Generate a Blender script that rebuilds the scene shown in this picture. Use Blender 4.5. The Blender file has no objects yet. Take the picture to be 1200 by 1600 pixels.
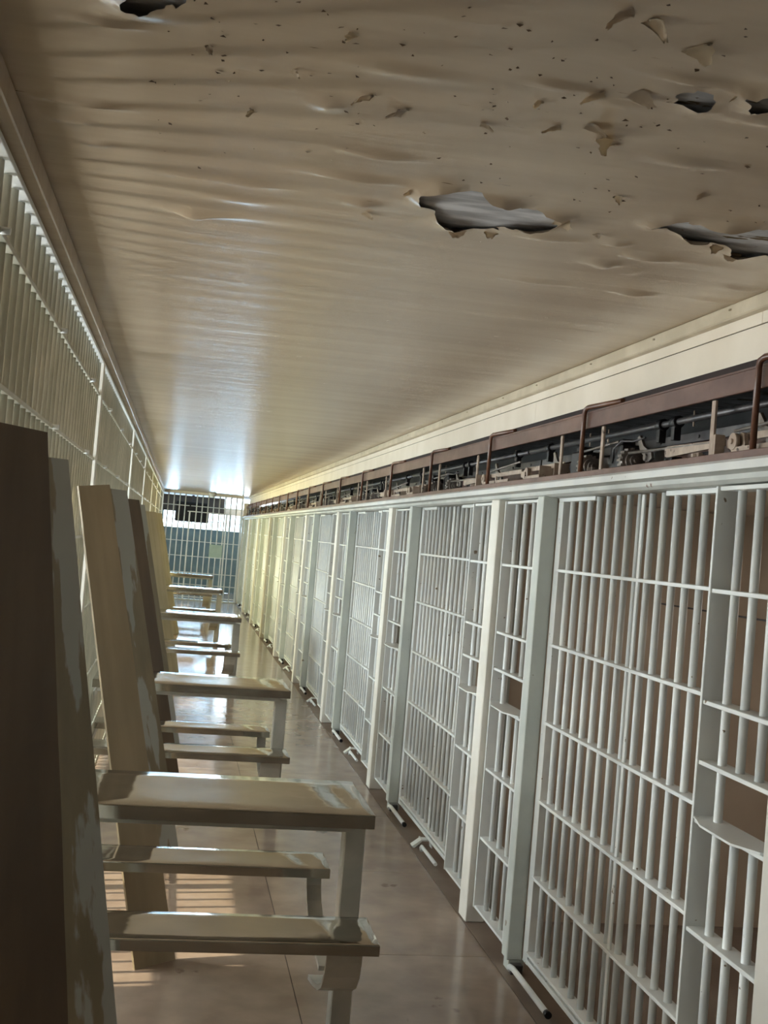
import bpy, bmesh, math, random
from mathutils import Vector, Matrix

# ------------------------------------------------------------------ camera
SC = bpy.context.scene
COL = SC.collection
F = Vector((0.16967038, 0.98517793, 0.02522732))
R = Vector((0.98169053, -0.17120784, 0.083496))
U = Vector((-0.08657753, -0.01059863, 0.99618874))
cam = bpy.data.cameras.new('camera')
cam.sensor_fit = 'VERTICAL'
cam.sensor_height = 32.0
cam.lens = 1850.0 / 1600.0 * 32.0
cam.clip_start = 0.05
cam.clip_end = 200
camo = bpy.data.objects.new('camera', cam)
COL.objects.link(camo)
camo.matrix_world = Matrix(((R.x, U.x, -F.x, 0.0), (R.y, U.y, -F.y, 0.0), (R.z, U.z, -F.z, 1.68408), (0, 0, 0, 1)))
SC.camera = camo

# ------------------------------------------------------------------ world, lights, exposure
SC.view_settings.view_transform = 'Standard'
SC.view_settings.look = 'None'
SC.view_settings.gamma = 1.0
SC.view_settings.use_curve_mapping = False
SC.view_settings.exposure = 0.68

world = bpy.data.worlds.new('world')
SC.world = world
world.use_nodes = True
bg = world.node_tree.nodes['Background']
bg.inputs['Color'].default_value = (0.75, 0.87, 1.0, 1)
bg.inputs['Strength'].default_value = 4.0

sun = bpy.data.lights.new('sun', 'SUN')
sun.energy = 5.5
sun.angle = math.radians(0.6)
sun.color = (1.0, 0.86, 0.68)
suno = bpy.data.objects.new('sun', sun)
COL.objects.link(suno)
suno.rotation_euler = Vector((-0.76, -0.10, 0.64)).to_track_quat('Z', 'Y').to_euler()

OX = -1.85            # inner face of the outer wall on the left
# daylight of each window of the outer wall: (centre y, width, colour, watts)
SIDE_WIN = [(-0.6, 0.8, (0.86, 0.93, 1.0), 7), (2.85, 0.26, (1.0, 0.95, 0.92), 42), (4.9, 1.5, (0.94, 0.95, 1.0), 60),
            (8.2, 1.5, (0.86, 0.93, 1.0), 76), (11.4, 1.3, (0.88, 0.95, 1.0), 62), (14.6, 1.3, (1.0, 0.97, 0.72), 80),
            (18.0, 1.3, (1.0, 0.95, 0.56), 112), (21.4, 1.3, (1.0, 0.95, 0.56), 112), (25.0, 1.0, (0.92, 0.98, 0.88), 70)]
WZ0, WZ1 = 0.95, 2.02


def area(name, loc, to, sx, sy, watts, colr):
    l = bpy.data.lights.new(name, 'AREA')
    l.shape = 'RECTANGLE'
    l.size = sx
    l.size_y = sy
    l.energy = watts
    l.color = colr
    o = bpy.data.objects.new(name, l)
    COL.objects.link(o)
    o.location = loc
    o.rotation_euler = (-Vector(to)).to_track_quat('Z', 'Y').to_euler()
    return o


for (wy, ww, wc, we) in SIDE_WIN:
    a_ = area('window_daylight', (OX - 0.22, wy, (WZ0 + WZ1) / 2), (1, 0, 0), ww - 0.05, WZ1 - WZ0 - 0.05, we, wc)
area('end_window_daylight', (0.6, 31.35, 1.82), (0, -1, 0), 1.9, 0.38, 66, (0.45, 0.72, 1.0))
area('end_window_daylight', (2.2, 31.35, 2.33), (0, -1, 0), 1.6, 0.2, 40, (0.95, 0.97, 1.0))

RND = random.Random(5)

# ------------------------------------------------------------------ materials
def lin(c):
    return tuple(((v / 255) / 12.92 if v / 255 <= 0.04045 else ((v / 255 + 0.055) / 1.055) ** 2.4) for v in c) + (1,)


def mat(name, c1, c2=None, rough=0.5, metal=0.0, scale=6.0, detail=4.0, lo=0.4, hi=0.65, bump=0.0, bscale=30.0,
        stretch=(1, 1, 1), rvar=0.0, coord='Object', spec=0.5, chips=None):
    m = bpy.data.materials.new(name)
    m.use_nodes = True
    nt = m.node_tree
    b = nt.nodes['Principled BSDF']
    b.inputs['Roughness'].default_value = rough
    b.inputs['Metallic'].default_value = metal
    b.inputs['Specular IOR Level'].default_value = spec
    tc = nt.nodes.new('ShaderNodeTexCoord')
    mp = nt.nodes.new('ShaderNodeMapping')
    mp.inputs['Scale'].default_value = stretch
    if coord == 'World':
        g = nt.nodes.new('ShaderNodeNewGeometry')
        nt.links.new(g.outputs['Position'], mp.inputs['Vector'])
    else:
        nt.links.new(tc.outputs[coord], mp.inputs['Vector'])
    n = nt.nodes.new('ShaderNodeTexNoise')
    n.inputs['Scale'].default_value = scale
    n.inputs['Detail'].default_value = detail
    nt.links.new(mp.outputs[0], n.inputs['Vector'])
    cr = nt.nodes.new('ShaderNodeValToRGB')
    cr.color_ramp.elements[0].position = lo
    cr.color_ramp.elements[0].color = lin(c1)
    cr.color_ramp.elements[1].position = hi
    cr.color_ramp.elements[1].color = lin(c2 or c1)
    nt.links.new(n.outputs['Fac'], cr.inputs['Fac'])
    colout = cr.outputs['Color']
    if chips:
        cc, thr, csc = chips
        n3 = nt.nodes.new('ShaderNodeTexNoise')
        n3.inputs['Scale'].default_value = csc
        n3.inputs['Detail'].default_value = 6
        nt.links.new(mp.outputs[0], n3.inputs['Vector'])
        mr = nt.nodes.new('ShaderNodeMapRange')
        mr.inputs['From Min'].default_value = thr
        mr.inputs['From Max'].default_value = thr + 0.02
        nt.links.new(n3.outputs['Fac'], mr.inputs['Value'])
        mx = nt.nodes.new('ShaderNodeMix')
        mx.data_type = 'RGBA'
        nt.links.new(mr.outputs[0], mx.inputs[0])
        nt.links.new(colout, mx.inputs[6])
        mx.inputs[7].default_value = lin(cc)
        colout = mx.outputs[2]
    nt.links.new(colout, b.inputs['Base Color'])
    if rvar:
        mr = nt.nodes.new('ShaderNodeMapRange')
        mr.inputs['To Min'].default_value = max(0.02, rough - rvar)
        mr.inputs['To Max'].default_value = rough + rvar
        nt.links.new(n.outputs['Fac'], mr.inputs['Value'])
        nt.links.new(mr.outputs[0], b.inputs['Roughness'])
    if bump:
        n2 = nt.nodes.new('ShaderNodeTexNoise')
        n2.inputs['Scale'].default_value = bscale
        n2.inputs['Detail'].default_value = 3
        nt.links.new(mp.outputs[0], n2.inputs['Vector'])
        bp = nt.nodes.new('ShaderNodeBump')
        bp.inputs['Strength'].default_value = 1.0
        bp.inputs['Distance'].default_value = bump
        nt.links.new(n2.outputs['Fac'], bp.inputs['Height'])
        nt.links.new(bp.outputs[0], b.inputs['Normal'])
    return m


M_bar = mat('white_bar_paint', (224, 228, 228), (234, 236, 232), rough=0.36, scale=9, bump=0.0015, bscale=25,
            chips=((120, 104, 84), 0.72, 40), coord='World')
M_frame = mat('white_frame_paint', (218, 221, 219), (230, 231, 226), rough=0.42, scale=5, bump=0.001, bscale=20,
              chips=((128, 112, 92), 0.70, 30), coord='World')
M_post = mat('cream_post_paint', (226, 222, 210), (236, 232, 222), rough=0.45, scale=3, bump=0.001, coord='World')
M_grey = mat('grey_pilaster_paint', (190, 195, 189), (202, 206, 199), rough=0.45, scale=4, bump=0.001, coord='World',
             chips=((130, 116, 96), 0.72, 14))
M_grille = mat('grille_paint', (186, 186, 170), (208, 206, 190), rough=0.35, scale=6, coord='World')
M_ceil = mat('ceiling_paint', (184, 164, 140), (198, 178, 152), rough=0.27, scale=2.2, detail=6, lo=0.35, hi=0.7,
             bump=0.0045, bscale=2.6, stretch=(0.3, 3.2, 1), coord='World', chips=((96, 72, 48), 0.735, 22))
M_slab = mat('bare_plaster', (168, 166, 166), (212, 210, 210), rough=0.85, scale=14, detail=8, bump=0.002, bscale=18,
             coord='World', stretch=(0.6, 2.0, 1), chips=((104, 86, 56), 0.62, 9))
M_flake = mat('paint_flake', (206, 186, 156), (224, 206, 176), rough=0.5, scale=12, coord='World')
M_wall = mat('cream_wall_paint', (228, 215, 194), (237, 225, 206), rough=0.5, scale=3, bump=0.0015, bscale=8, coord='World')
M_strip = mat('tan_coving_paint', (190, 176, 150), (206, 192, 166), rough=0.5, scale=8, bump=0.003, bscale=12, coord='World')
M_floor = mat('waxed_floor_tile', (138, 119, 103), (158, 139, 121), rough=0.16, scale=5, detail=8, lo=0.35, hi=0.7, rvar=0.05,
              bump=0.0008, bscale=4, coord='World', chips=((112, 92, 76), 0.66, 3.0))
M_joint = mat('dark_joint', (70, 58, 48), rough=0.8)
M_cell = mat('cell_wall_paint', (196, 178, 158), (208, 190, 170), rough=0.6, scale=2.5, detail=6, coord='World')
M_cellf = mat('cell_floor', (120, 104, 92), (136, 120, 106), rough=0.45, scale=4, coord='World')
M_red = mat('red_brown_steel', (98, 70, 60), (124, 94, 82), rough=0.42, scale=7, detail=7, coord='World', bump=0.001,
            stretch=(1, 0.6, 1))
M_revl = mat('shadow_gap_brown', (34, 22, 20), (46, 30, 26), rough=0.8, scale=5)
M_soff = mat('shaded_white_soffit_paint', (176, 178, 172), (196, 197, 190), rough=0.5, scale=5, detail=6, coord='World', chips=((120, 92, 80), 0.70, 12))  # ledge white greyed down, the soffit's shade put into the colour
M_pipe = mat('brown_pipe', (98, 64, 48), (120, 82, 60), rough=0.3, scale=6, coord='World')
M_dark = mat('greasy_black_steel', (15, 13, 14), (30, 26, 27), rough=0.5, scale=20, coord='World')
M_gear = mat('worn_gear_steel', (112, 104, 98), (140, 130, 122), rough=0.35, metal=0.3, scale=30, coord='World')
M_dgrey = mat('dark_grey_steel', (74, 72, 74), (98, 94, 94), rough=0.38, metal=0.4, scale=14, coord='World')
M_tan = mat('tan_linkage_paint', (160, 140, 124), (184, 166, 148), rough=0.45, scale=22, coord='World',
            chips=((70, 52, 44), 0.66, 30))
M_steel = mat('polished_steel', (176, 170, 158), (190, 184, 172), rough=0.10, metal=0.94, scale=4, detail=5, rvar=0.05,
              bump=0.004, bscale=2.4, stretch=(1, 1.4, 1), coord='Object')
M_leg = mat('table_leg_paint', (172, 170, 160), (190, 186, 174), rough=0.3, metal=0.45, scale=8, coord='World')
M_ply1 = mat('brown_plywood', (84, 66, 46), (100, 80, 56), rough=0.55, scale=5, detail=6, stretch=(1.5, 1.5, 0.35),
             coord='Object', chips=((92, 56, 34), 0.64, 2.2))
M_ply2 = mat('painted_board', (122, 112, 90), (136, 126, 102), rough=0.55, scale=4, detail=8, stretch=(3, 3, 0.8),
             coord='Object', chips=((158, 160, 154), 0.53, 1.9))
M_ply3 = mat('tan_board', (150, 134, 106), (168, 150, 120), rough=0.5, scale=4, detail=6, stretch=(2, 2, 0.4), coord='Object')
M_ply4 = mat('pale_board', (172, 162, 134), (188, 178, 152), rough=0.5, scale=4, detail=6, stretch=(2, 2, 0.5), coord='Object')
M_teal = mat('blue_grey_wall', (118, 142, 150), (134, 156, 160), rough=0.5, scale=3, coord='World')
M_brownw = mat('dark_brown_wall', (84, 74, 66), (96, 86, 76), rough=0.7, scale=3, coord='World')
M_black = mat('black_plastic', (16, 17, 22), rough=0.35)
M_white = mat('white_ceramic', (224, 222, 216), rough=0.2)
M_cloth = mat('blue_grey_blanket', (86, 96, 104), (104, 114, 120), rough=0.9, scale=30, bump=0.004, bscale=10)
M_plate = mat('pale_green_plate', (170, 190, 180), (180, 198, 188), rough=0.4)
M_glassy = bpy.data.materials.new('window_glass')
M_glassy.use_nodes = True
_nt = M_glassy.node_tree
_nt.nodes.remove(_nt.nodes['Principled BSDF'])
_tr = _nt.nodes.new('ShaderNodeBsdfTransparent')
_tr.inputs['Color'].default_value = (0.93, 0.96, 0.95, 1)
_gl = _nt.nodes.new('ShaderNodeBsdfGlossy')
_gl.inputs['Roughness'].default_value = 0.05
_mx = _nt.nodes.new('ShaderNodeMixShader')
_mx.inputs[0].default_value = 0.06
_nt.links.new(_tr.outputs[0], _mx.inputs[1])
_nt.links.new(_gl.outputs[0], _mx.inputs[2])
_nt.links.new(_mx.outputs[0], _nt.nodes['Material Output'].inputs['Surface'])

# ------------------------------------------------------------------ helpers
def bm_box(bm, x0, x1, y0, y1, z0, z1, bev=0.0):
    r = bmesh.ops.create_cube(bm, size=1.0)
    vs = r['verts']
    bmesh.ops.scale(bm, vec=(x1 - x0, y1 - y0, z1 - z0), verts=vs)
    bmesh.ops.translate(bm, vec=((x0 + x1) / 2, (y0 + y1) / 2, (z0 + z1) / 2), verts=vs)
    if bev:
        es = list({e for v in vs for e in v.link_edges})
        bmesh.ops.bevel(bm, geom=es, offset=bev, segments=1, affect='EDGES')


def bm_cyl(bm, p, q, r, seg=10, r2=None):
    p = Vector(p); q = Vector(q); d = q - p
    res = bmesh.ops.create_cone(bm, cap_ends=True, segments=seg, radius1=r, radius2=r if r2 is None else r2, depth=d.length)
    m = Matrix.Translation((p + q) / 2) @ d.to_track_quat('Z', 'Y').to_matrix().to_4x4()
    bmesh.ops.transform(bm, matrix=m, verts=res['verts'])
    for v in res['verts']:
        for f in v.link_faces:
            if len(f.verts) == 4:
                f.smooth = True


def bm_tube(bm, pts, r, seg=8):
    pts = [Vector(p) for p in pts]
    rings = []
    up = None
    for i, p in enumerate(pts):
        a = pts[max(0, i - 1)]; b = pts[min(len(pts) - 1, i + 1)]
        t = (b - a).normalized()
        if up is None:
            up = t.orthogonal().normalized()
        up = (up - t * up.dot(t)).normalized()
        s = t.cross(up)
        rings.append([bm.verts.new(p + (up * math.cos(2 * math.pi * k / seg) + s * math.sin(2 * math.pi * k / seg)) * r) for k in range(seg)])
    for a, b in zip(rings, rings[1:]):
        for k in range(seg):
            f = bm.faces.new((a[k], a[(k + 1) % seg], b[(k + 1) % seg], b[k])); f.smooth = True
    bm.faces.new(rings[0][::-1]); bm.faces.new(rings[-1])


def bm_prism(bm, poly, axis, a0, a1):
    """poly: 2-D outline; extruded along axis ('x','y','z') from a0 to a1."""
    def mk(u, v, w):
        return {'x': (w, u, v), 'y': (u, w, v), 'z': (u, v, w)}[axis]
    A = [bm.verts.new(mk(u, v, a0)) for u, v in poly]
    B = [bm.verts.new(mk(u, v, a1)) for u, v in poly]
    n = len(poly)
    bm.faces.new(A[::-1]); bm.faces.new(B)
    for i in range(n):
        bm.faces.new((A[i], A[(i + 1) % n], B[(i + 1) % n], B[i]))
    bmesh.ops.recalc_face_normals(bm, faces=bm.faces[:])


def me(bm, name, m):
    bmesh.ops.recalc_face_normals(bm, faces=bm.faces[:])
    d = bpy.data.meshes.new(name)
    bm.to_mesh(d); bm.free()
    d.materials.append(m)
    return d


_cache = {}


def boxm(name, dx, dy, dz, m, bev=0.0015):
    """box mesh with its origin at the centre of its base, shared between alike pieces"""
    k = ('b', name, round(dx, 4), round(dy, 4), round(dz, 4), m.name)
    if k not in _cache:
        bm = bmesh.new(); bm_box(bm, -dx / 2, dx / 2, -dy / 2, dy / 2, 0, dz, bev)
        _cache[k] = me(bm, name, m)
    return _cache[k]


def cylm(name, r, h, m, seg=12):
    k = ('c', name, round(r, 4), round(h, 4), m.name, seg)
    if k not in _cache:
        bm = bmesh.new(); bm_cyl(bm, (0, 0, 0), (0, 0, h), r, seg)
        _cache[k] = me(bm, name, m)
    return _cache[k]


def keyed(key, fn, name, m):
    if key not in _cache:
        bm = bmesh.new(); fn(bm); _cache[key] = me(bm, name, m)
    return _cache[key]


def put(name, mesh, parent=None, loc=(0, 0, 0), rz=0.0):
    o = bpy.data.objects.new(name, mesh)
    COL.objects.link(o)
    o.location = loc
    if rz:
        o.rotation_euler = (0, 0, rz)
    if parent:
        o.parent = parent
    return o


def boxo(name, x0, x1, y0, y1, z0, z1, m, parent=None, bev=0.0015, base=(0, 0, 0)):
    """box given by its extents in the frame of its parent"""
    return put(name, boxm(name, x1 - x0, y1 - y0, z1 - z0, m, bev), parent, ((x0 + x1) / 2, (y0 + y1) / 2, z0))


def thing(name, label, cat, loc=(0, 0, 0), group=None):
    o = bpy.data.objects.new(name, None)
    COL.objects.link(o)
    o.empty_display_size = 0.1
    o.location = loc
    o['label'] = label
    o['category'] = cat
    if group:
        o['group'] = group
    return o


def tag(o, label, cat, group=None):
    o['label'] = label; o['category'] = cat
    if group:
        o['group'] = group
    return o


def struct(o, label=None, cat=None):
    o['kind'] = 'structure'
    if label:
        o['label'] = label
    if cat:
        o['category'] = cat
    return o


def cellname(k):
    return 'the cell beside the viewer' if k < 0 else ('the nearest cell in view' if k == 0 else ('the last cell by the end gate' if k == 8 else 'the %s cell in view' % ORD[k]))


ORD = ['first', 'second', 'third', 'fourth', 'fifth', 'sixth', 'seventh', 'eighth', 'ninth', 'tenth', 'eleventh']

# ------------------------------------------------------------------ shell
X = 1.45          # face of the posts on the cell side
CE = 2.464        # ceiling height
GX = -0.415       # plane of the left grille
Y0, Y1 = -2.4, 27.2
YE = 31.3
MOD = 2.744
P1 = 5.24

# floor: bedding plus slabs with recessed joints
fl = struct(boxo('floor', -2.0, 3.9, Y0, YE, -0.12, -0.004, M_joint, bev=0), 'beige waxed floor of large smooth slabs', 'floor')
fb = fl.location.copy()


def slab(x0, x1, y0, y1, m=M_floor):
    g = 0.0015
    o = put('floor_slab', boxm('floor_slab', x1 - x0 - 2 * g, y1 - y0 - 2 * g, 0.02, m, 0.0006), fl)
    o.location = Vector(((x0 + x1) / 2, (y0 + y1) / 2, -0.02)) - fb
    return o


xs = [-2.0, -1.15, -0.285, 0.57, 1.425]
yy = [Y0 + i * 1.2 for i in range(29)]
for a, b in zip(xs, xs[1:]):
    for c, d in zip(yy, yy[1:]):
        if c < YE:
            slab(a, b, c, min(d, YE))
for k in range(-1, 9):
    slab(1.425, 3.9, P1 + (k - 1) * MOD, P1 + k * MOD, M_cellf)
slab(1.425, 3.9, P1 + 8 * MOD, YE)

# ceiling: plaster slab above, paint layer below with peeled holes
struct(boxo('ceiling', -2.1, 3.95, Y0 - 0.1, YE + 0.1, CE + 0.0045, CE + 0.12, M_slab, bev=0), 'plaster ceiling slab above the peeling paint', 'ceiling')

PATCH = [
    [(0.456, 2.543), (0.497, 2.499), (0.567, 2.496), (0.62, 2.53), (0.675, 2.568), (0.74, 2.572), (0.80, 2.588), (0.797, 2.691),
     (0.74, 2.71), (0.70, 2.73), (0.672, 2.78), (0.607, 2.813), (0.56, 2.76), (0.494, 2.657)],
    [(1.003, 2.556), (1.06, 2.525), (1.113, 2.517), (1.20, 2.50), (1.27, 2.495), (1.36, 2.50), (1.41, 2.56), (1.42, 2.66), (1.362, 2.695),
     (1.30, 2.70), (1.261, 2.691), (1.25, 2.655), (1.19, 2.64), (1.12, 2.60), (1.06, 2.59)],
    [(0.842, 1.784), (0.868, 1.755), (0.93, 1.74), (1.0, 1.76), (1.0, 1.84), (0.913, 1.85), (0.87, 1.82)],
    [(-0.16, 1.80), (-0.12, 1.74), (-0.06, 1.73), (-0.06, 1.79), (-0.085, 1.815), (-0.125, 1.822)],
    [(0.745, 1.845), (0.776, 1.80), (0.80, 1.81), (0.815, 1.85), (0.79, 1.88), (0.76, 1.88)],
]


def inpoly(x, y, P):
    c = False
    n = len(P)
    for i in range(n):
        x1, y1 = P[i]; x2, y2 = P[(i + 1) % n]
        if (y1 > y) != (y2 > y) and x < (x2 - x1) * (y - y1) / (y2 - y1) + x1:
            c = not c
    return c


def nearest(x, y, P):
    best = None
    n = len(P)
    for i in range(n):
        a = Vector(P[i]); b = Vector(P[(i + 1) % n]); p = Vector((x, y))
        t = max(0, min(1, (p - a).dot(b - a) / (b - a).length_squared))
        q = a + (b - a) * t
        d = (p - q).length
        if best is None or d < best[0]:
            best = (d, q)
    return best


def rough_patch(P, seed):
    r = random.Random(seed)
    out = []
    for i in range(len(P)):
        a = Vector(P[i]); b = Vector(P[(i + 1) % len(P)])
        for t in (0, 0.2, 0.4, 0.6, 0.8):
            q = a.lerp(b, t)
            out.append((q.x + r.uniform(-.008, .008) * (t > 0), q.y + r.uniform(-.012, .012) * (t > 0)))
    return out


PATCHR = [rough_patch(P, i) for i, P in enumerate(PATCH)]
ridges = []
for _ in range(46):
    ridges.append((RND.uniform(-0.3, 1.5), RND.uniform(1.3, 3.3), RND.uniform(0.02, 0.09), RND.uniform(0.012, 0.03), RND.uniform(0.004, 0.014)))


def paint_layer():
    bm = bmesh.new()
    st = 0.0125
    ax0, ax1, ay0, ay1 = -0.40, 1.60, 1.2, 3.6
    nx = int((ax1 - ax0) / st); ny = int((ay1 - ay0) / st)
    grid = [[None] * (ny + 1) for _ in range(nx + 1)]
    for i in range(nx + 1):
        for j in range(ny + 1):
            x = ax0 + i * st; y = ay0 + j * st
            z = CE
            for (rx, ry, sx, sy, hh) in ridges:
                u = ((x - rx) / sx) ** 2 + ((y - ry) / sy) ** 2
                if u < 9:
                    z -= hh * math.exp(-u)
            grid[i][j] = bm.verts.new((x, y, z))
    for i in range(nx):
        for j in range(ny):
            cx = ax0 + (i + .5) * st; cy = ay0 + (j + .5) * st
            if any(inpoly(cx, cy, P) for P in PATCHR):
                continue
            f = bm.faces.new((grid[i][j], grid[i][j + 1], grid[i + 1][j + 1], grid[i + 1][j])); f.smooth = True
    for v in list(bm.verts):
        if not v.link_faces:
            bm.verts.remove(v); continue
        for P in PATCHR:
            d, q = nearest(v.co.x, v.co.y, P)
            if d < 0.09:
                if v.is_boundary and d < 0.02:
                    v.co.x, v.co.y = q.x, q.y
                    d = 0
                drop = 0.016 * math.exp(-d / 0.022) * (0.55 + 0.6 * math.sin(v.co.x * 37 + v.co.y * 11))
                v.co.z -= max(0.0, drop) + 0.002 * math.exp(-d / 0.03)
    d = me(bm, 'ceiling_paint', M_ceil)
    return d


cp = struct(put('ceiling_paint', paint_layer()), 'glossy tan ceiling paint, blistered and peeling', 'ceiling')
# the rest of the paint, further off and over the side spaces
boxo('paint_coat', -0.40, 1.60, 3.6, Y1 + 0.03, CE, CE + 0.004, M_ceil, cp, bev=0)
boxo('paint_coat', -0.40, 1.60, Y0, 1.2, CE, CE + 0.004, M_ceil, cp, bev=0)
boxo('paint_coat', -2.0, -0.40, Y0, Y1 + .03, CE, CE + 0.004, M_ceil, cp, bev=0)


def flake(x, y, L, W, ang, curl, seed):
    """curled paint chip hanging from the ceiling by one edge"""
    r = random.Random(seed)
    bm = bmesh.new()
    n, m_ = 6, 4
    g = []
    for i in range(n + 1):
        t = i / n
        w = W * (1 - 0.75 * t ** 1.6) * (1 + r.uniform(-.15, .15))
        row = []
        for j in range(m_ + 1):
            s = j / m_ - .5
            row.append(bm.verts.new((L * math.sin(t * curl) / curl + r.uniform(-.003, .003), w * s + r.uniform(-.002, .002),
                                     -L * (1 - math.cos(t * curl)) / curl - 0.004 * abs(s))))
        g.append(row)
    for i in range(n):
        for j in range(m_):
            f = bm.faces.new((g[i][j], g[i + 1][j], g[i + 1][j + 1], g[i][j + 1])); f.smooth = True
    ex = bmesh.ops.solidify(bm, geom=bm.faces[:], thickness=0.0012)
    o = put('paint_flake', me(bm, 'paint_flake', M_flake if seed % 3 else M_ceil), cp, (x, y, CE - 0.001), ang)
    return o


FL = [(0.57, 1.585, .045, .03, 2.6, 1.1), (0.60, 1.60, .045, .03, .4, 1.1), (0.64, 1.885, .045, .035, 2.8, .8), (0.68, 1.86, .045, .05, .3, .7),
      (0.715, 2.09, .075, .035, 4.4, 1.5), (0.74, 2.12, .04, .04, 3.9, .8), (0.66, 2.03, .045, .03, .2, .6), (0.62, 2.06, .035, .03, 2.9, .7),
      (0.27, 2.05, .04, .03, 3.1, .9), (0.34, 2.10, .04, .05, 3.3, .8), (0.86, 2.40, .025, .02, .9, 1.2), (0.37, 2.78, .03, .03, .5, .8),
      (0.48, 2.10, .03, .02, .1, .8), (0.455, 2.55, .035, .06, 3.0, .9), (0.80, 2.63, .04, .07, .1, 1.0), (0.61, 2.82, .03, .05, 1.5, 1.1),
      (0.69, 2.80, .025, .04, 1.5, 1.1), (1.22, 2.66, .03, .04, 1.7, 1.1), (1.28, 2.71, .03, .05, 1.4, 1.1), (0.85, 1.80, .03, .05, 3.2, 1.0),
      (0.12, 1.98, .02, .015, .4, 1.2), (-0.02, 1.93, .018, .015, 1.2, 1.2), (0.07, 2.20, .02, .015, 2.2, 1.1), (0.70, 1.66, .04, .05, .6, .8),
      (0.92, 2.70, .02, .02, .6, .8), (0.55, 1.95, .02, .02, 2.2, 1.2), (0.20, 1.80, .018, .02, 2.2, 1.0), (1.02, 2.30, .03, .03, 2.2, .8)]
for i, (x, y, L, W, a, c) in enumerate(FL):
    flake(x, y, L, W, a, c, i)
# pinprick holes and specks of shed paint: real scraps too many to pick apart
bm = bmesh.new()
for i in range(260):
    x = RND.uniform(-0.15, 1.3); y = RND.triangular(1.45, 2.7, 1.75)
    s = RND.uniform(.0015, .0065)
    a = RND.uniform(0, 6.3)
    vs = [bm.verts.new((x + s * k * math.cos(a + b), y + s * .7 * math.sin(a + b), CE - 0.0005 - RND.uniform(0.0005, .004))) for k, b in ((1, 0), (.6, 1.5), (1.1, 3.0), (.7, 4.4))]
    bm.faces.new(vs)
sp = put('shed_paint_scraps', me(bm, 'shed_paint_scraps', mat('speck', (74, 54, 36), (110, 86, 60), rough=.8)), cp)
sp['kind'] = 'stuff'

# cell side: upper wall of overlapping steel plates, coving, box for the locking gear
WX = 1.57
wr = struct(boxo('wall_right', WX + 0.004, WX + 0.06, Y0, Y1, 2.25, CE + 0.0, M_joint, bev=0), 'cream steel wall band above the locking gear', 'wall')
wb = wr.location.copy()
courses = [(2.252, 2.284, 0.000), (2.286, 2.384, 0.003), (2.386, CE - 0.001, 0.0065)]
for (z0, z1, dx) in courses:
    for k in range(-3, 9):
        ya = P1 + (k - 1) * MOD + 0.6 * (z0 > 2.3); yb = ya + MOD - 0.003
        yb = min(yb, Y1); ya = max(ya, Y0)
        if yb - ya < .1:
            continue
        o = put('wall_plate', boxm('wall_plate', 0.006, yb - ya, z1 - z0, M_wall, 0.001), wr)
        o.location = Vector((WX + 0.003 - dx, (ya + yb) / 2, z0)) - wb
cv = struct(boxo('trim_1', WX - 0.035, WX - 0.004, Y0, Y1, CE - 0.045, CE - 0.001, M_strip, bev=0.004), 'tan coving strip where ceiling meets cell wall', 'trim')
for i in range(40):
    y = 1.4 + i * 0.62
    put('bolt_head', cylm('bolt_head', 0.006, 0.005, M_strip, 8), cv, Vector((WX - 0.036, y + RND.uniform(-.1, .1), CE - 0.02)) - cv.location)

# cells: partitions, back wall
bw = struct(boxo('wall_cell_back', 3.7, 3.85, Y0, Y1, 0, CE, M_cell, bev=0), 'brownish back wall of the cells', 'wall')
for k in range(-2, 9):
    y = P1 + k * MOD + 0.07
    struct(boxo('wall_cell_partition', 1.56, 3.7, y - 0.03, y + 0.03, 0, 1.95, M_cell, bev=0), 'beige partition wall between two cells', 'wall')
struct(boxo('ceiling_cell', 1.56, 3.7, Y0, Y1, 1.955, 1.985, M_cell, bev=0), 'low steel ceiling over the cells', 'ceiling')

# other walls of the shell
struct(boxo('wall_back', -2.0, 3.9, Y0 - 0.12, Y0, 0, CE, M_wall, bev=0), 'plain cream wall behind the viewer', 'wall')
# outer wall on the left with its windows
wl_segs = []
edges = [Y0]
for (wy, ww, wc, we) in SIDE_WIN:
    edges += [wy - ww / 2, wy + ww / 2]
edges.append(YE)
wl = struct(boxo('wall_left', OX - 0.16, OX, Y0, YE, 0, WZ0, M_wall, bev=0), 'cream outer wall beyond the left grille', 'wall')
boxo('lintel_band', -0.08, 0.08, -(YE - Y0) / 2, (YE - Y0) / 2, WZ1, CE, M_wall, wl, bev=0)
for i in range(0, len(edges), 2):
    a, b = edges[i], edges[i + 1]
    o = put('wall_pier', boxm('wall_pier', 0.16, b - a, WZ1 - WZ0, M_wall, 0), wl)
    o.location = Vector((OX - 0.08, (a + b) / 2, WZ0)) - wl.location
for n, (wy, ww, wc, we) in enumerate(SIDE_WIN):
    w = struct(thing('window_%d' % (n + 1), '%s steel framed window of the outer wall, counted from the near end' % ORD[n], 'window', (OX - 0.06, wy, WZ0)))
    h = WZ1 - WZ0
    for s in (-1, 1):
        boxo('window_frame', -0.02, 0.02, s * ww / 2 - 0.015, s * ww / 2 + 0.015, 0, h, M_frame, w)
    for z in (0, h - 0.03):
        boxo('window_frame', -0.02, 0.02, -ww / 2, ww / 2, z, z + 0.03, M_frame, w)
    nc, nr = 2, 3
    for c in range(1, nc):
        boxo('muntin', -0.012, 0.012, -ww / 2 + ww * c / nc - 0.008, -ww / 2 + ww * c / nc + 0.008, 0.03, h - 0.03, M_frame, w)
    for r in range(1, nr):
        boxo('muntin', -0.011, 0.011, -ww / 2 + 0.015, ww / 2 - 0.015, h * r / nr - 0.008, h * r / nr + 0.008, M_frame, w)
    boxo('window_glass', -0.002, 0.002, -ww / 2, ww / 2, 0, h, M_glassy, w, bev=0)

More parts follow.
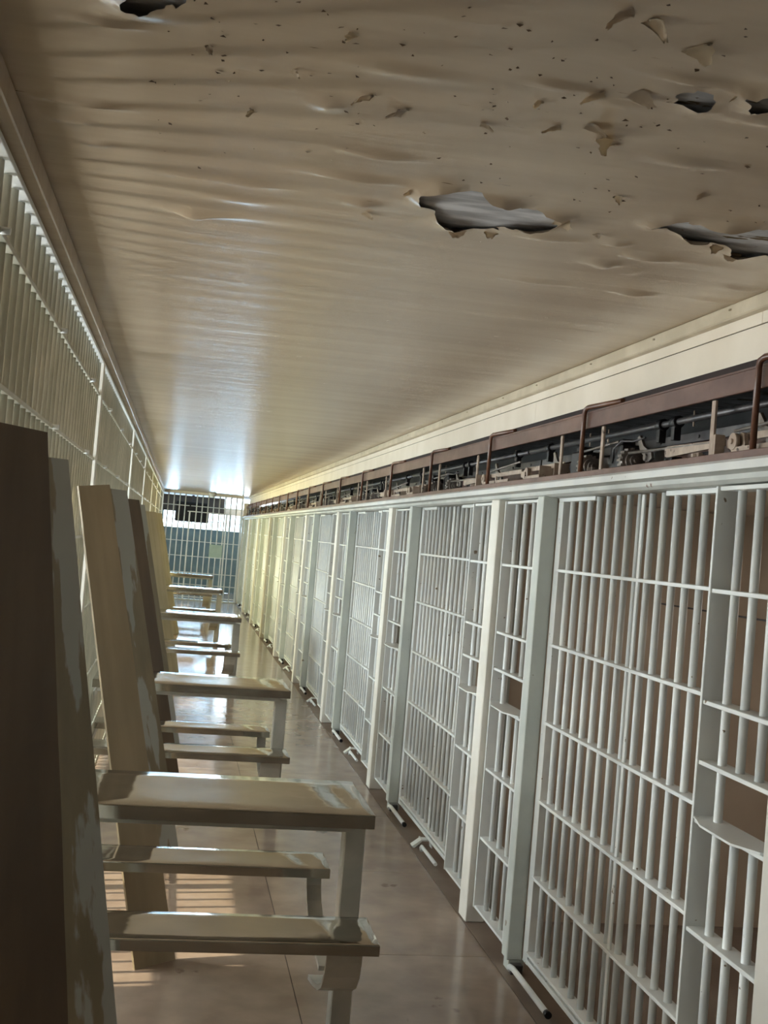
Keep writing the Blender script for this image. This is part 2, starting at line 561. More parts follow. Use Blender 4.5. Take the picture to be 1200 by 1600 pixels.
# header over the left grille
struct(boxo('trim_2', GX - 0.07, GX + 0.05, Y0, Y1, 2.405, CE - 0.002, M_ceil, bev=0.003), 'tan header beam between left grille and ceiling', 'trim')

# ------------------------------------------------------------------ locking gear box over the cell doors
lb = struct(thing('trim_3', 'long open brown steel box holding the locking gear', 'beam'))
boxo('beam_face', 1.495, 1.507, Y0, Y1, 2.178, 2.236, M_red, lb)
boxo('beam_flange', 1.495, 1.575, Y0, Y1, 2.236, 2.242, M_red, lb, bev=0)
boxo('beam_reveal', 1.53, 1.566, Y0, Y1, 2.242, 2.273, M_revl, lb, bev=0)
boxo('box_back', 1.80, 1.81, Y0, Y1, 1.985, 2.24, M_dark, lb, bev=0)
boxo('box_floor', 1.47, 1.81, Y0, Y1, 1.986, 1.996, M_dark, lb, bev=0)
boxo('box_sill', 1.462, 1.470, Y0, Y1, 1.978, 2.008, M_red, lb)
boxo('inner_panel', 1.665, 1.671, Y0, Y1, 1.996, 2.10, M_red, lb, bev=0)
boxo('box_end', 1.44, 1.80, Y1 - 0.01, Y1 + 0.02, 1.93, 2.30, M_wall, lb)
# white ledge under it
lg = struct(thing('trim_4', 'white painted steel ledge running above all cell doors', 'trim'))
bm = bmesh.new()
bm_prism(bm, [(1.425, 1.952), (1.428, 1.974), (1.440, 1.983), (1.465, 1.984), (1.465, 1.976), (1.445, 1.972), (1.437, 1.963), (1.435, 1.952)], 'y', Y0, Y1)
put('ledge_lip', me(bm, 'ledge_lip', M_frame), lg)
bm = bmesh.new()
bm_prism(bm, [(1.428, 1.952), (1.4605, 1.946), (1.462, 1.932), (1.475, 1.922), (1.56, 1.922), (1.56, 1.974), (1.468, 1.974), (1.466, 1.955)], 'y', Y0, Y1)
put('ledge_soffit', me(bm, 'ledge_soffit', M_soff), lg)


def gear_mesh(bm, ax=(0, 1, 0)):
    """stepped pulley with a toothed rim, axis along y"""
    bm_cyl(bm, (0, -0.02, 0), (0, 0.02, 0), 0.040, 20)
    bm_cyl(bm, (0, -0.032, 0), (0, -0.018, 0), 0.030, 18)
    bm_cyl(bm, (0, -0.045, 0), (0, -0.03, 0), 0.018, 12)
    bm_cyl(bm, (0, -0.055, 0), (0, -0.04, 0), 0.008, 8)
    for k in range(16):
        a = k * math.pi / 8
        c, s = math.cos(a) * .042, math.sin(a) * .042
        bm_box(bm, c - .004, c + .004, -.018, .018, s - .004, s + .004)


def comb_plate(bm, L):
    """flat plate with notches in its lower edge"""
    poly = [(0, 0.03), (0, 0.0)]
    n = 5
    for i in range(n):
        a = L * (i + .2) / n; b = L * (i + .7) / n
        poly += [(a, 0.0), (a, 0.011), (b, 0.011), (b, 0.0)]
    poly += [(L, 0.0), (L, 0.05), (L * .93, 0.05), (L * .9, 0.03)]
    bm_prism(bm, poly, 'x', -0.003, 0.003)


def lever_arm(bm):
    bm_prism(bm, [(0, 0.012), (0.40, 0.0), (0.42, 0.006), (0.42, 0.032), (0.40, 0.036), (0, 0.03)], 'x', -0.004, 0.004)


def crank(bm):
    bm_prism(bm, [(0, 0), (0.05, 0.0), (0.075, 0.03), (0.11, 0.035), (0.115, 0.06), (0.07, 0.058), (0.03, 0.075), (0.012, 0.07), (0, 0.03)], 'x', -0.006, 0.006)


def holed_bar(bm, L):
    bm_box(bm, -0.004, 0.004, 0, L, 0, 0.03)
    for i in range(9):
        y = L * (i + .5) / 9
        bm_cyl(bm, (-0.009, y, 0.015), (0.0, y, 0.015), 0.006, 8)


M_ = {}


def mech(k):
    """locking gear over one cell; local origin at the post, near things at negative y"""
    y0 = P1 + k * MOD
    t = thing('locking_mechanism', 'greasy rods, gears and levers over the door of %s' % cellname(k), 'machinery', (1.5, y0, 1.996),
              'locking gear over the cell doors')
    if y0 - MOD < Y0:
        pass

    def a(name, fn, m, loc, rz=0.0, key=None):
        return put(name, keyed(('m', key or name, m.name), fn, name, m), t, loc, rz)
    # long shafts and bars
    a('drive_shaft', lambda b: bm_cyl(b, (0, -MOD + .01, 0), (0, -.01, 0), 0.011, 10), M_dgrey, (0.06, 0, 0.155))
    a('slide_bar', lambda b: holed_bar(b, MOD - .02), M_dgrey, (0.12, -MOD + .01, 0.095))
    a('pull_rod', lambda b: bm_cyl(b, (0, -MOD + .01, 0), (0, -.01, 0), 0.006, 8), M_dgrey, (0.17, 0, 0.13))
    # hooked hanger pipes
    for yy_ in (-0.94, -2.312):
        a('hanger_pipe', lambda b: bm_tube(b, [(0, 0, 0.0), (0, 0, .235), (0.001, -.004, .252), (0.006, -.02, .260), (0.026, -.15, .262), (0.042, -.28, .262)], .0095, 8),
          M_pipe, (-0.02, yy_, 0.0))
    for yy_ in (-1.12, -0.65, -2.03):
        a('strap', lambda b: bm_box(b, -.004, .004, -.012, .012, 0, .172, .001), M_tan, (-0.004, yy_, 0.004))
    # gears with their black housings
    for (yy_, zz, xx) in ((-0.85, .045, .045), (-1.27, .045, .05)):
        a('gear', gear_mesh, M_gear, (xx, yy_, zz))
        a('gear_housing', lambda b: (bm_box(b, -.04, .05, 0, .11, 0, .105, .006), bm_cyl(b, (0, .11, .05), (0, .14, .05), .035, 14),
                                     bm_box(b, -.03, .02, .02, .08, .105, .125, .003)), M_dark, (xx + .01, yy_ + .022, 0.001))
        a('mounting_foot', lambda b: bm_box(b, -.02, .02, -.025, .025, 0, .018, .002), M_tan, (xx - .03, yy_ + .02, 0))
    a('hose', lambda b: bm_tube(b, [(0, 0, 0), (-.01, -.03, .05), (0, -.08, .075), (.02, -.14, .072), (.03, -.22, .08)], .004, 6), M_dgrey, (.02, -1.17, .04))
    # levers
    a('lever_arm', lever_arm, M_tan, (0.03, -2.04, .035))
    a('crank', crank, M_tan, (0.02, -2.20, 0.0))
    a('pulley_disc', lambda b: (bm_cyl(b, (-.006, 0, 0), (.006, 0, 0), .024, 16), bm_cyl(b, (-.012, 0, 0), (.012, 0, 0), .008, 8)), M_tan, (0.0, -2.16, .048))
    a('end_plate', lambda b: bm_box(b, -.02, .01, -.007, .007, 0, .07, .001), M_tan, (0.0, -2.075, 0.003))
    for yy_ in (-2.62, -0.36, -2.38):
        a('notched_plate', lambda b: comb_plate(b, .23), M_tan, (0.0, yy_, 0.002), key='np')
    a('link_bar', lambda b: bm_box(b, -.004, .004, 0, .55, 0, .02, .001), M_tan, (0.035, -2.72, .055))
    a('link_bar', lambda b: bm_box(b, -.004, .004, 0, .55, 0, .02, .001), M_tan, (0.035, -0.58, .058))
    a('open_box', lambda b: (bm_box(b, -.02, .09, 0, .004, 0, .065), bm_box(b, -.02, .09, .2, .204, 0, .065), bm_box(b, .086, .09, 0, .204, 0, .065)), M_tan, (0.0, -0.62, 0.002))
    a('crank', crank, M_tan, (0.02, -0.14, 0.0))
    for yy_ in (-0.8, -1.0, -1.75, -2.5):
        a('spindle', lambda b: (bm_cyl(b, (0, 0, 0), (0, 0, .05), .003, 6), bm_cyl(b, (0, 0, .02), (0, 0, .028), .008, 6)), M_tan, (0.06, yy_, .13))
    for yy_ in (-1.5, -1.62, -0.3, -2.55):
        a('collar', lambda b: (bm_cyl(b, (0, -.02, 0), (0, .02, 0), .02, 12), bm_box(b, -.012, .012, -.012, .012, -.06, 0, .001)), M_dark, (0.06, yy_, .155))
    for yy_ in (-1.52, -1.8, -0.2):
        a('bracket', lambda b: (bm_box(b, -.02, .02, -.03, .03, 0, .05, .003), bm_cyl(b, (-.03, 0, .03), (.03, 0, .03), .012, 10)), M_dark, (0.1, yy_, .0))
    rr = random.Random(3)
    for n_ in range(9):
        yy_ = -0.12 - n_ * 0.285 + rr.uniform(-.06, .06)
        a('lug', lambda b: (bm_box(b, -.008, .008, -.016, .016, 0, .034, .002), bm_cyl(b, (-.02, 0, .024), (.02, 0, .024), .007, 8)), M_gear if n_ % 2 else M_tan, (.02 + .03 * (n_ % 3), yy_, .001))
    for yy_ in (-0.48, -1.42, -2.28):
        a('rocker', lambda b: (bm_prism(b, [(-.05, .0), (-.02, -.012), (.06, .03), (.09, .08), (.07, .085), (.03, .045), (-.04, .02)], 'x', -.005, .005), bm_cyl(b, (-.012, 0, .005), (.012, 0, .005), .012, 10)), M_gear, (.05, yy_, .045))
    for (ya, za, yb, zb) in ((-1.3, .07, -1.95, .062), (-0.7, .10, -1.2, .118), (-2.7, .11, -2.1, .085)):
        put('connecting_rod', keyed(('rod', ya), lambda b: bm_cyl(b, (0, ya, za), (0, yb, zb), .005, 8), 'connecting_rod', M_gear), t, (.03, 0, 0))
    return t


for k in range(-1, 9):
    mech(k)

# ------------------------------------------------------------------ cell fronts
RZ_P = [0.085, 0.395, 0.705, 1.0, 1.16, 1.325, 1.632]     # rails of the narrow panels
RZ_D = [0.105, 0.405, 0.709, 1.022, 1.333, 1.634]          # rails of the doors
RB = 0.0122


def bars(t, ys, z0, z1, x=0.0, r=RB):
    for y in ys:
        put('bar', cylm('bar', r, z1 - z0, M_bar, 12), t, (x, y, z0))


def narrow_panel(k, y1, y0, nb, side):
    """barred panel from near edge y0 to far edge y1"""
    w = y1 - y0
    t = thing('barred_panel', 'narrow barred panel %s of %s' % (side, cellname(k)), 'bars', (X + 0.045, y0, 0),
              'narrow barred panels beside the cell doors')
    zt = 1.915
    for (a, b) in ((0, 0.022), (w - 0.012, w)):
        boxo('stile', -0.038, 0.038, a, b, 0.075, zt, M_frame, t)
    boxo('rail', -0.030, 0.030, 0.0205, w - 0.011, zt - 0.012, zt, M_frame, t)
    for z in RZ_P:
        th = 0.012
        boxo('rail', -0.033, 0.028, 0.0205, w - 0.011, z - th, z, M_frame, t)
    # pass shelf
    bm_key = ('shelf', round(w, 3))
    put('pass_shelf', keyed(bm_key, lambda b: bm_prism(b, [(-.075, w * .30), (-.07, w * .72), (-.036, w - .012), (0.03, w - .012), (0.03, .02), (-.036, .05)], 'z', 0, .006), 'pass_shelf', M_frame),
        t, (0, 0, 1.0015))
    n = nb
    ys = [w - 0.062 - i * (w - 0.092) / n for i in range(n)]
    ys = [w - 0.085 - i * (w - 0.13) / max(1, n - 1) for i in range(n)]
    for i, y in enumerate(ys):
        if i == 0:
            bars(t, [y], 0.08, zt - 0.006)
        else:
            bars(t, [y], 0.08, 0.994)
            bars(t, [y], 1.154, zt - 0.006)
    return t


def cell_front(k):
    y0 = P1 + k * MOD
    # post
    t = thing('steel_post', 'cream square steel post on the far side of %s' % cellname(k), 'post', (X, y0, 0), 'cream posts between the cells')
    boxo('shaft', -0.02, 0.07, 0, 0.128, 0, 1.9225, M_post, t, bev=0.004)
    boxo('flange', 0.0705, 0.11, 0.03, 0.098, 0.0, 1.9225, M_grey, t)
    # panel A, the side of the pilaster
    narrow_panel(k, y0 - 0.012, y0 - 0.52, 4, 'beside the far post')
    # pilaster
    t = thing('grey_pilaster', 'flat grey pilaster left of the door of %s' % cellname(k), 'post', (X, y0 - 0.60, 0), 'grey pilasters beside the doors')
    boxo('plate', 0.002, 0.066, 0, 0.078, 0.045, 1.925, M_grey, t, bev=0.003)
    boxo('foot', 0.012, 0.078, 0.005, 0.073, 0.0, 0.044, M_grey, t)
    # door
    d1, d0 = y0 - 0.61, y0 - 2.10
    w = d1 - d0
    lab = 'white sliding barred door of %s' % cellname(k)
    t = thing('cell_door', lab, 'door', (X + 0.085, d0, 0), 'sliding doors of the cells')
    boxo('stile', -0.020, 0.025, w - 0.058, w, 0.05, 1.905, M_frame, t)
    boxo('stile', -0.020, 0.025, 0, 0.012, 0.05, 1.905, M_frame, t)
    boxo('middle_strip', -0.018, -0.010, w * 0.40, w * 0.40 + 0.022, 0.06, 1.915, M_frame, t)
    boxo('header', -0.019, 0.02, w - 0.42, w - 0.0, 1.9055, 1.921, M_frame, t)
    boxo('header', -0.019, 0.02, 0, 0.42, 1.9055, 1.921, M_frame, t)
    for z in RZ_D:
        boxo('rail', -0.028, 0.022, 0.013, w - 0.0585, z - 0.012, z, M_frame, t)
    boxo('bottom_rail', -0.022, 0.022, 0.013, w - 0.0585, 0.055, 0.075, M_frame, t)
    n = 14
    bars(t, [w - 0.125 - i * (w - 0.19) / (n - 1) for i in range(n)], 0.06, 1.918)
    # panel B
    narrow_panel(k, y0 - 2.16, y0 - 2.16 - 0.44, 4, 'beside the near post')
    # floor guides under the door
    t = thing('door_guide', 'floor guide rods under the door of %s' % cellname(k), 'bracket', (X + 0.04, d0, 0), 'guides under the sliding doors')
    g = lambda name, fn, m, loc: put(name, keyed(('g', name), fn, name, m), t, loc)
    g('guide_rod', lambda b: bm_tube(b, [(0.015, .53, .018), (-.008, .54, .03), (-.015, .52, .045), (-.012, .48, .05), (-.012, .05, .05)], .012, 10), M_bar, (-.02, w - .55, -.012))
    g('rod_cap', lambda b: bm_cyl(b, (0, 0, 0), (0, .025, 0), .0135, 10), M_black, (-.032, w - .522, .038))
    g('rod_bracket', lambda b: bm_box(b, -.01, .04, 0, .03, 0, .04, .003), M_dgrey, (-.02, w - .03, 0.0))
    g('angle_bracket', lambda b: bm_prism(b, [(-.05, 0.0), (-.04, 0.0), (0.0, .038), (.05, .038), (.055, .0), (.06, .0), (.06, .046), (-.005, .046), (-.055, .008)], 'y', 0, .06), M_frame, (0.0, w - .88, 0.0))
    g('hanger_pin', lambda b: bm_cyl(b, (0, 0, 0), (0, 0, .045), .005, 8), M_bar, (0, w - .80, .0))
    g('lower_rod', lambda b: bm_tube(b, [(0, .4, .03), (0, .42, .045), (0, .4, .055), (0, .05, .055)], .010, 8), M_bar, (-.03, 0.08, -.012))


for k in range(-1, 9):
    cell_front(k)
t = thing('steel_post', 'cream square steel post beside the viewer at the near end of the cell row', 'post', (X, P1 - 2 * MOD, 0), 'cream posts between the cells')
boxo('shaft', -0.02, 0.07, 0, 0.128, 0, 1.9225, M_post, t, bev=0.004)

# dim fill lamp added under each cell ceiling to brighten the interior
for k in range(-1, 9):
    y = P1 + k * MOD - 1.3
    t = thing('added_fill_lamp', 'small added fill lamp under the ceiling of %s' % cellname(k), 'lamp', (2.7, y, 1.955), 'added fill lamps of the cells')
    boxo('fill_lamp_base', -0.06, 0.06, -0.12, 0.12, -0.03, 0.0, M_frame, t, bev=.003)
    l_ = area('cell_fill_light', (2.7, y, 1.92), (0, 0, -1), 0.10, 0.22, 2.6, (1.0, 0.88, 0.76))

# furniture of the cells
def bunk(k):
    y0 = P1 + k * MOD
    t = thing('wall_bunk', 'steel wall bunk with grey blanket in %s' % cellname(k), 'bed', (3.0, y0 - 1.9, 0), 'bunks of the cells')
    for z in (0.42, 1.25):
        boxo('bunk_tray', 0.0, 0.69, -0.75, 1.2, z, z + 0.03, M_frame, t, bev=.004)
        boxo('tray_rim', -0.012, 0.0, -0.75, 1.2, z - 0.02, z + 0.05, M_frame, t)
        boxo('mattress', 0.03, 0.67, -0.7, 1.15, z + 0.031, z + 0.10, M_cloth, t, bev=.02)
    for y in (-0.74, 1.17):
        boxo('leg', 0.0, 0.03, y, y + .03, 0, 1.25, M_frame, t)
    return t


def toilet(k):
    y0 = P1 + k * MOD
    t = thing('toilet', 'white toilet bowl behind the bars in %s' % cellname(k), 'toilet', (2.35, y0 - 2.38, 0), 'toilets of the cells')
    put('bowl', keyed('bowl', lambda b: (bm_cyl(b, (0, 0, 0), (0, 0, .22), .10, 20, .12), bm_cyl(b, (0, 0, .22), (0, 0, .38), .12, 20, .19)), 'bowl', M_white), t)
    put('seat', keyed('seat', lambda b: (bm_cyl(b, (0, 0, .381), (0, 0, .41), .20, 20)), 'seat', M_black), t)
    boxo('cistern', 0.18, 0.36, -0.2, 0.2, 0.36, 0.72, M_white, t, bev=.01)


for k in range(-1, 9):
    bunk(k)
    toilet(k)
# a jacket hanging behind the bars of the nearest full cell
bm = bmesh.new()
prof = [(-.02, 0), (.0, -.04)]
rows = []
for i in range(9):
    z = 1.5 - i * .085
    w = .05 + .16 * min(1, i / 2.5) + .02 * math.sin(i * 1.3)
    rows.append([bm.verts.new((2.25 + .05 * math.sin(j * 1.9 + i * .4), 3.45 + w * (j / 8 * 2 - 1), z)) for j in range(9)])
for a, b in zip(rows, rows[1:]):
    for j in range(8):
        f = bm.faces.new((a[j], a[j + 1], b[j + 1], b[j])); f.smooth = True
bmesh.ops.solidify(bm, geom=bm.faces[:], thickness=.02)
jk = put('hanging_cloth', me(bm, 'hanging_cloth', M_cloth))
tag(jk, 'blue grey cloth hanging inside the cell behind the nearest full door', 'cloth')
cl = put('clothes_line', keyed('line', lambda b: bm_cyl(b, (0, -2.6, 0), (0, 0, 0), .004, 6), 'clothes_line', M_dgrey), None, (2.25, P1 + 0.03, 1.505))
tag(cl, 'thin line strung across the nearest full cell, carrying the cloth', 'line')

# ------------------------------------------------------------------ left grille
GP = [-2.2, 1.85, 5.60, 9.45, 12.95, 16.7, 20.3, 23.8, 27.1]
GZ = [0.08, 0.45, 0.85, 1.25, 1.60, 1.95, 2.245]
first = True
for i, (a, b) in enumerate(zip(GP, GP[1:])):
    t = thing('bar_grille', 'pale floor to ceiling bar grille, %s bay of the left side from the viewer' % ORD[i], 'bars', (GX, a, 0), 'bays of the left grille')
    L = b - a
    boxo('post', -0.02, 0.022, L - 0.075, L - 0.005, 0, 2.40, M_post, t, bev=.002)
    for z in GZ:
        put('rail', keyed(('gr', round(L, 2)), lambda bb: bm_box(bb, -0.012, 0.014, 0.002, L - 0.078, -.006, .006, .001), 'rail', M_grille), t, (0, 0, z))
    boxo('top_angle', -0.012, 0.022, 0.002, L - 0.078, 2.385, 2.399, M_bar, t)
    n = int((L - 0.12) / 0.105)
    for j in range(n):
        put('bar', cylm('bar', 0.0115, 2.37, M_grille, 10), t, (0, 0.07 + j * (L - 0.2) / (n - 1), 0.012))
    for z in (1.95, 2.245):
        for j in range(3):
            put('bolt', keyed('gbolt', lambda bb: bm_cyl(bb, (0, 0, 0), (.02, 0, 0), .008, 8), 'bolt', M_bar), t, (0.012, L * (j + .5) / 3, z))

# ------------------------------------------------------------------ tables
def top_mesh(x0, x1, y0, y1, th, lip):
    """dished sheet-steel top with folded edge and rolled corners"""
    bm = bmesh.new()
    nx, ny = 40, 6
    g = []
    for i in range(nx + 1):
        row = []
        for j in range(ny + 1):
            u = i / nx; v = j / ny
            x = x0 + (x1 - x0) * u; y = y0 + (y1 - y0) * v
            w = math.sin(math.pi * v) * (0.0016 * math.sin(u * 9) + 0.007 * max(0, (u - .78) * 4.5) * math.sin(u * 52 + v * 2.5))
            row.append(bm.verts.new((x, y, w)))
        g.append(row)
    for i in range(nx):
        for j in range(ny):
            f = bm.faces.new((g[i][j], g[i + 1][j], g[i + 1][j + 1], g[i][j + 1])); f.smooth = True
    # rolled edge and folded skirt
    loop = [g[i][0] for i in range(nx + 1)] + [g[nx][j] for j in range(1, ny + 1)] + [g[i][ny] for i in range(nx - 1, -1, -1)] + [g[0][j] for j in range(ny - 1, 0, -1)]
    cx, cy = (x0 + x1) / 2, (y0 + y1) / 2
    prev = loop
    for (o, z) in ((.003, -.0015), (.004, -.005), (.004, -th), (-.012, -th), (-.012, -th + .01)):
        cur = []
        for v in loop:
            sx = 1 if abs(v.co.x - x1) < 1e-5 else (-1 if abs(v.co.x - x0) < 1e-5 else 0)
            sy = 1 if abs(v.co.y - y1) < 1e-5 else (-1 if abs(v.co.y - y0) < 1e-5 else 0)
            cur.append(bm.verts.new((v.co.x + sx * o, v.co.y + sy * o, z)))
        n = len(loop)
        for a in range(n):
            bm.faces.new((prev[a], prev[(a + 1) % n], cur[(a + 1) % n], cur[a]))
        prev = cur
    bm.faces.new(prev)
    return bm


def table(i, yc, lab):
    t = thing('mess_table', lab, 'table', (0, yc, 0), 'steel tables with fixed benches')
    xa = GX + 0.03

    def sheet(name, x0, x1, y0, y1, z, th):
        k = (name, x0, x1, y0, y1, th)
        if k not in _cache:
            _cache[k] = me(top_mesh(x0, x1, y0, y1, th, 0), name, M_steel)
        return put(name, _cache[k], t, (0, 0, z))
    sheet('tabletop', xa, 0.705, -0.255, 0.255, 0.80, 0.046)
    boxo('under_frame', xa + .02, 0.66, -0.19, 0.19, 0.725, 0.752, M_leg, t)
    sheet('bench_seat', xa, 0.705, -0.505, -0.255, 0.47, 0.036)
    sheet('bench_seat', xa, 0.655, 0.290, 0.508, 0.47, 0.036)
    boxo('leg', 0.64, 0.71, -0.10, -0.02, 0.012, 0.7245, M_leg, t, bev=.004)
    boxo('foot_plate', 0.61, 0.74, -0.125, 0.005, 0, 0.012, M_leg, t, bev=.002)
    # curved arms that carry the benches
    def arm(sg, y_out):
        o_ = [(-.10, .21), (-.22, .235), (-.33, .265), (-.40, .30), (-.445, .35), (-.46, .40), (-.465, .4325)]
        i_ = [(-.452, .4325), (-.447, .40), (-.432, .357), (-.39, .312), (-.325, .28), (-.22, .25), (-.10, .226)]
        k_ = y_out / .465
        return [(y * k_ * sg if abs(y) > .15 else (-.10 if sg > 0 else -.02), z) for y, z in o_ + i_]
    put('bench_arm', keyed('armn', lambda b: bm_prism(b, arm(1, .475), 'x', .555, .665), 'bench_arm', M_leg), t)
    put('bench_arm', keyed('armf', lambda b: bm_prism(b, arm(-1, .50), 'x', .60, .655), 'bench_arm', M_leg), t)
    # wall end brackets
    boxo('end_bracket', xa, xa + 0.008, -0.5, 0.54, 0.39, 0.433, M_leg, t)
    boxo('end_bracket', xa, xa + 0.008, -0.2, 0.2, 0.67, 0.7245, M_leg, t)


for i, (yc, lab) in enumerate(((4.05, 'nearest steel mess table with two benches and a wavy mirror-like end'),
                               (6.97, 'steel mess table with two benches, second from the viewer'),
                               (12.25, 'steel mess table with two benches, third from the viewer, past the long gap'),
                               (17.35, 'steel mess table with two benches, fourth from the viewer, with bright top'),
                               (22.2, 'steel mess table farthest away, close to the end gate'))):
    table(i, yc, lab)

# ------------------------------------------------------------------ boards leaning on the grille
def board(tl, bl, wv, m, lab, th=0.014, cut=0.0, bwv=None, seed=0):
    """tl, bl: top-left and bottom-left corners of the face to the viewer; wv: width vector"""
    tl = Vector(tl); bl = Vector(bl); wv = Vector(wv); bwv = Vector(bwv) if bwv else wv
    r = random.Random(seed)
    ux = wv.normalized()
    uz = (tl - bl).normalized()
    nrm = ux.cross(uz).normalized()
    org = bl.copy()
    rot = Matrix((ux, nrm, uz)).transposed()      # columns; slightly skew is taken out below
    uy = uz.cross(ux).normalized(); ux2 = uy.cross(uz).normalized()
    rot = Matrix((ux2, uy, uz)).transposed()
    inv = rot.inverted()
    bm = bmesh.new()
    n = 14
    F_, B_ = [], []
    for i in range(n + 1):
        t_ = i / n
        p = bl.lerp(tl, t_)
        w = bwv.lerp(wv, t_)
        q = p + w
        if i == 0:
            q = q + uz * cut
        js = 0.0015
        a = inv @ (p - org) + Vector((r.uniform(-js, js), 0, 0)); b = inv @ (q - org) + Vector((r.uniform(-js, js), 0, 0))
        F_.append((bm.verts.new(a), bm.verts.new(b)))
        B_.append((bm.verts.new(a + Vector((0, th, 0))), bm.verts.new(b + Vector((0, th, 0)))))
    for i in range(n):
        bm.faces.new((F_[i][0], F_[i][1], F_[i + 1][1], F_[i + 1][0]))
        bm.faces.new((B_[i][1], B_[i][0], B_[i + 1][0], B_[i + 1][1]))
        bm.faces.new((F_[i][1], B_[i][1], B_[i + 1][1], F_[i + 1][1]))
        bm.faces.new((B_[i][0], F_[i][0], F_[i + 1][0], B_[i + 1][0]))
    bm.faces.new((F_[0][0], B_[0][0], B_[0][1], F_[0][1]))
    bm.faces.new((F_[n][0], F_[n][1], B_[n][1], B_[n][0]))
    o = put('leaning_board', me(bm, 'leaning_board', m))
    o.matrix_world = Matrix.Translation(org) @ rot.to_4x4()
    tag(o, lab, 'board', 'boards leaning on the left grille')
    return o


board((-0.385, 2.45, 1.86), (-0.30, 2.45, 0.0), (0.09, 0.20, 0.0), M_ply1, 'dark brown plywood board nearest the viewer, cut by the left edge', bwv=(0.22, 0.32, 0), seed=1)
board((-0.385, 3.25, 1.835), (-0.142, 3.28, 0.0), (0.07, 0.14, 0.004), M_ply2, 'grey brown board with large flaked pale paint patches, second from the viewer', bwv=(0.145, 0.10, 0.0), seed=2)
board((-0.386, 4.64, 1.80), (-0.015, 4.57, 0.0), (0.105, 0.17, 0.02), M_ply3, 'tan board, third from the viewer, its slanted foot behind the nearest benches', th=0.008, bwv=(0.15, 0.12, 0), seed=3)
extra = [(150, 4, M_ply2, 'mottled grey board just behind the slant cut board'),
         (180, 5, M_ply1, 'dark brown board, fifth from the viewer, behind the mottled grey one'),
         (202, 6, M_ply2, 'grey flecked board with pale edge, sixth from the viewer'),
         (225, 7, M_ply4, 'pale yellowish board, first of the two pale ones far down the row'),
         (246, 8, M_ply4, 'pale yellowish board farthest down the row, by the end gate')]
CAMZ = 1.68408


def back(px, py, yv):
    d = F * 1850 + R * (px - 600) - U * (py - 800)
    return Vector((0, 0, CAMZ)) + d * (yv / d.y)


tops = {4: ((152, 761), 5.75, .22), 5: ((180, 777), 7.65, .24), 6: ((202, 786), 8.9, .30), 7: ((224, 798), 13.1, .45), 8: ((244, 801), 18.2, .5)}
for (px, n, m, lab) in extra:
    (u, v), yv, wd = tops[n]
    tl = back(u, v, yv)
    tl.x = -0.362
    bl = Vector((tl.x + 0.36, yv + 0.12, 0))
    board(tl, bl, (0.10, wd * .9, 0.0), m, lab, bwv=(0.16, wd * .8, 0), seed=n)

# ------------------------------------------------------------------ end gate
g = thing('end_gate', 'white barred wall with a barred gate closing the far end of the corridor', 'gate', (0, Y1, 0))
boxo('top_beam', GX, X - 0.03, -0.04, 0.04, 2.40, CE - 0.002, M_wall, g)
gx0, gx1 = GX + 0.02, X - 0.05
for z in (0.08, 0.36, 0.63, 1.0, 1.34, 2.136):
    for (a, b) in ((gx0, 0.215), (0.25, 1.05), (1.085, gx1)):
        boxo('rail', a, b, -0.012, 0.012, z - 0.008, z + 0.008, M_bar, g)
boxo('rail', 0.18, 1.12, -0.014, 0.014, 2.0, 2.02, M_bar, g)
for x in (0.232, 1.068, gx0, gx1):
    boxo('stile', x - 0.017, x + 0.017, -0.02, 0.02, 0, 2.0 if 0 < x < 1.1 else 2.40, M_bar, g)
nb = 14
for i in range(1, nb):
    x = gx0 + (gx1 - gx0) * i / nb
    if abs(x - .232) > .03 and abs(x - 1.068) > .03:
        put('bar', cylm('bar', 0.014, 2.38, M_bar, 10), g, (x, 0, 0.02))
boxo('lock_plate', 0.74, 1.03, -0.03, -0.022, 1.01, 1.30, M_plate, g)
put('handle', keyed('hnd', lambda b: bm_tube(b, [(0, 0, 0), (0, -.06, .03), (0, -.06, .22), (0, 0, .25)], .012, 8), 'handle', M_bar), g, (0.232, -0.02, 1.05))
boxo('floor_kerb', GX, X - 0.03, -0.06, 0.06, 0.0, 0.03, M_grey, g)
struct(boxo('wall_end_pier', X + 0.08, 1.58, Y1 - 0.02, Y1 + 0.10, 0, 1.92, M_wall, bev=0), 'pale pier between end gate and last cell', 'wall')
dm = thing('ceiling_dome', 'small white dome fitting under the ceiling at the end gate', 'lamp', (0.70, 26.9, CE - 0.001))
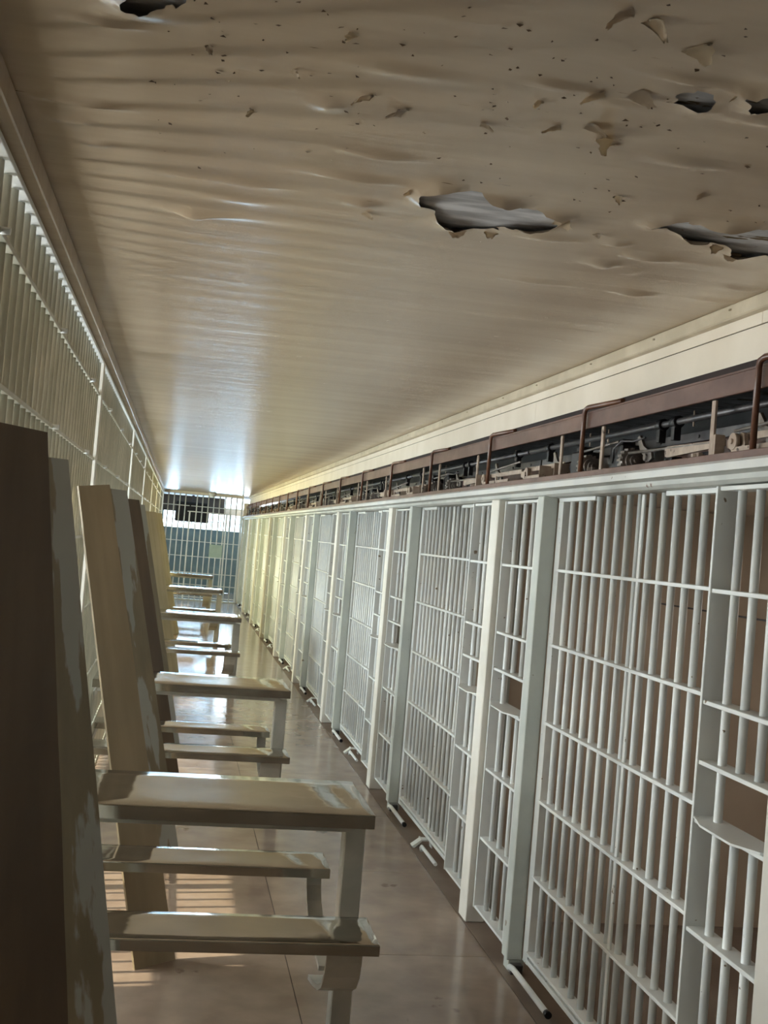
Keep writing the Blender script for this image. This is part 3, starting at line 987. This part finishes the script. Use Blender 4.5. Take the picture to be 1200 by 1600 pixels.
put('dome', keyed('dome', lambda b: (bm_cyl(b, (0, 0, -.05), (0, 0, 0), .09, 16), bm_cyl(b, (0, 0, -.11), (0, 0, -.05), .05, 16, .085)), 'dome', M_white), dm)

# vestibule beyond the gate
we_ = struct(boxo('wall_end', -2.0, 3.9, YE, YE + 0.12, 0, 1.62, M_teal, bev=0), 'blue grey end wall under the far window band', 'wall')
o = boxo('wall_upper', -2.0, 1.15, YE, YE + 0.12, 2.04, CE, M_brownw, None, bev=0); o.parent = we_; o.location = Vector(o.location) - we_.location
o = boxo('wall_upper', 1.15, 3.9, YE, YE + 0.12, 2.04, 2.22, M_wall, None, bev=0); o.parent = we_; o.location = Vector(o.location) - we_.location
for (a, b) in ((-2.0, -0.42), (1.60, 3.9)):
    o = boxo('wall_pier', a, b, YE, YE + 0.12, 1.62, 2.04, M_teal, None, bev=0); o.parent = we_; o.location = Vector(o.location) - we_.location
w = struct(thing('window_20', 'bright barred window band in the far end wall', 'window', (0.59, YE + 0.05, 1.62)))
boxo('window_glass', -1.01, 1.01, -0.002, 0.002, 0, 0.42, M_glassy, w, bev=0)
for i in range(9):
    boxo('muntin', -1.0 + i * .25 - .01, -1.0 + i * .25 + .01, -0.01, 0.01, 0, 0.42, M_teal, w)
boxo('muntin', -1.01, 1.01, -0.011, 0.011, 0.2, 0.215, M_teal, w)
w = struct(thing('window_21', 'small bright high window right above the cell row end', 'window', (2.5, YE + 0.05, 2.22)))
boxo('window_glass', -1.35, 1.35, -0.002, 0.002, 0, 0.22, M_glassy, w, bev=0)
boxo('muntin', -0.4, -0.38, -0.01, 0.01, 0, 0.22, M_frame, w)
struct(boxo('wall_vestibule_right', 3.85, 3.95, Y1, YE, 0, CE, M_wall, bev=0))
tv = thing('television', 'black boxy television set hanging high behind the end gate', 'television', (0.32, 30.2, 1.78))
boxo('casing', -0.42, 0.42, 0.0, 0.35, 0, 0.5, M_black, tv, bev=.02)
boxo('screen', -0.36, 0.36, -0.004, -0.001, 0.06, 0.45, M_dark, tv)
boxo('hanging_arm', -0.03, 0.03, 0.15, 0.2, 0.5, CE - 1.78 - .002, M_dgrey, tv)
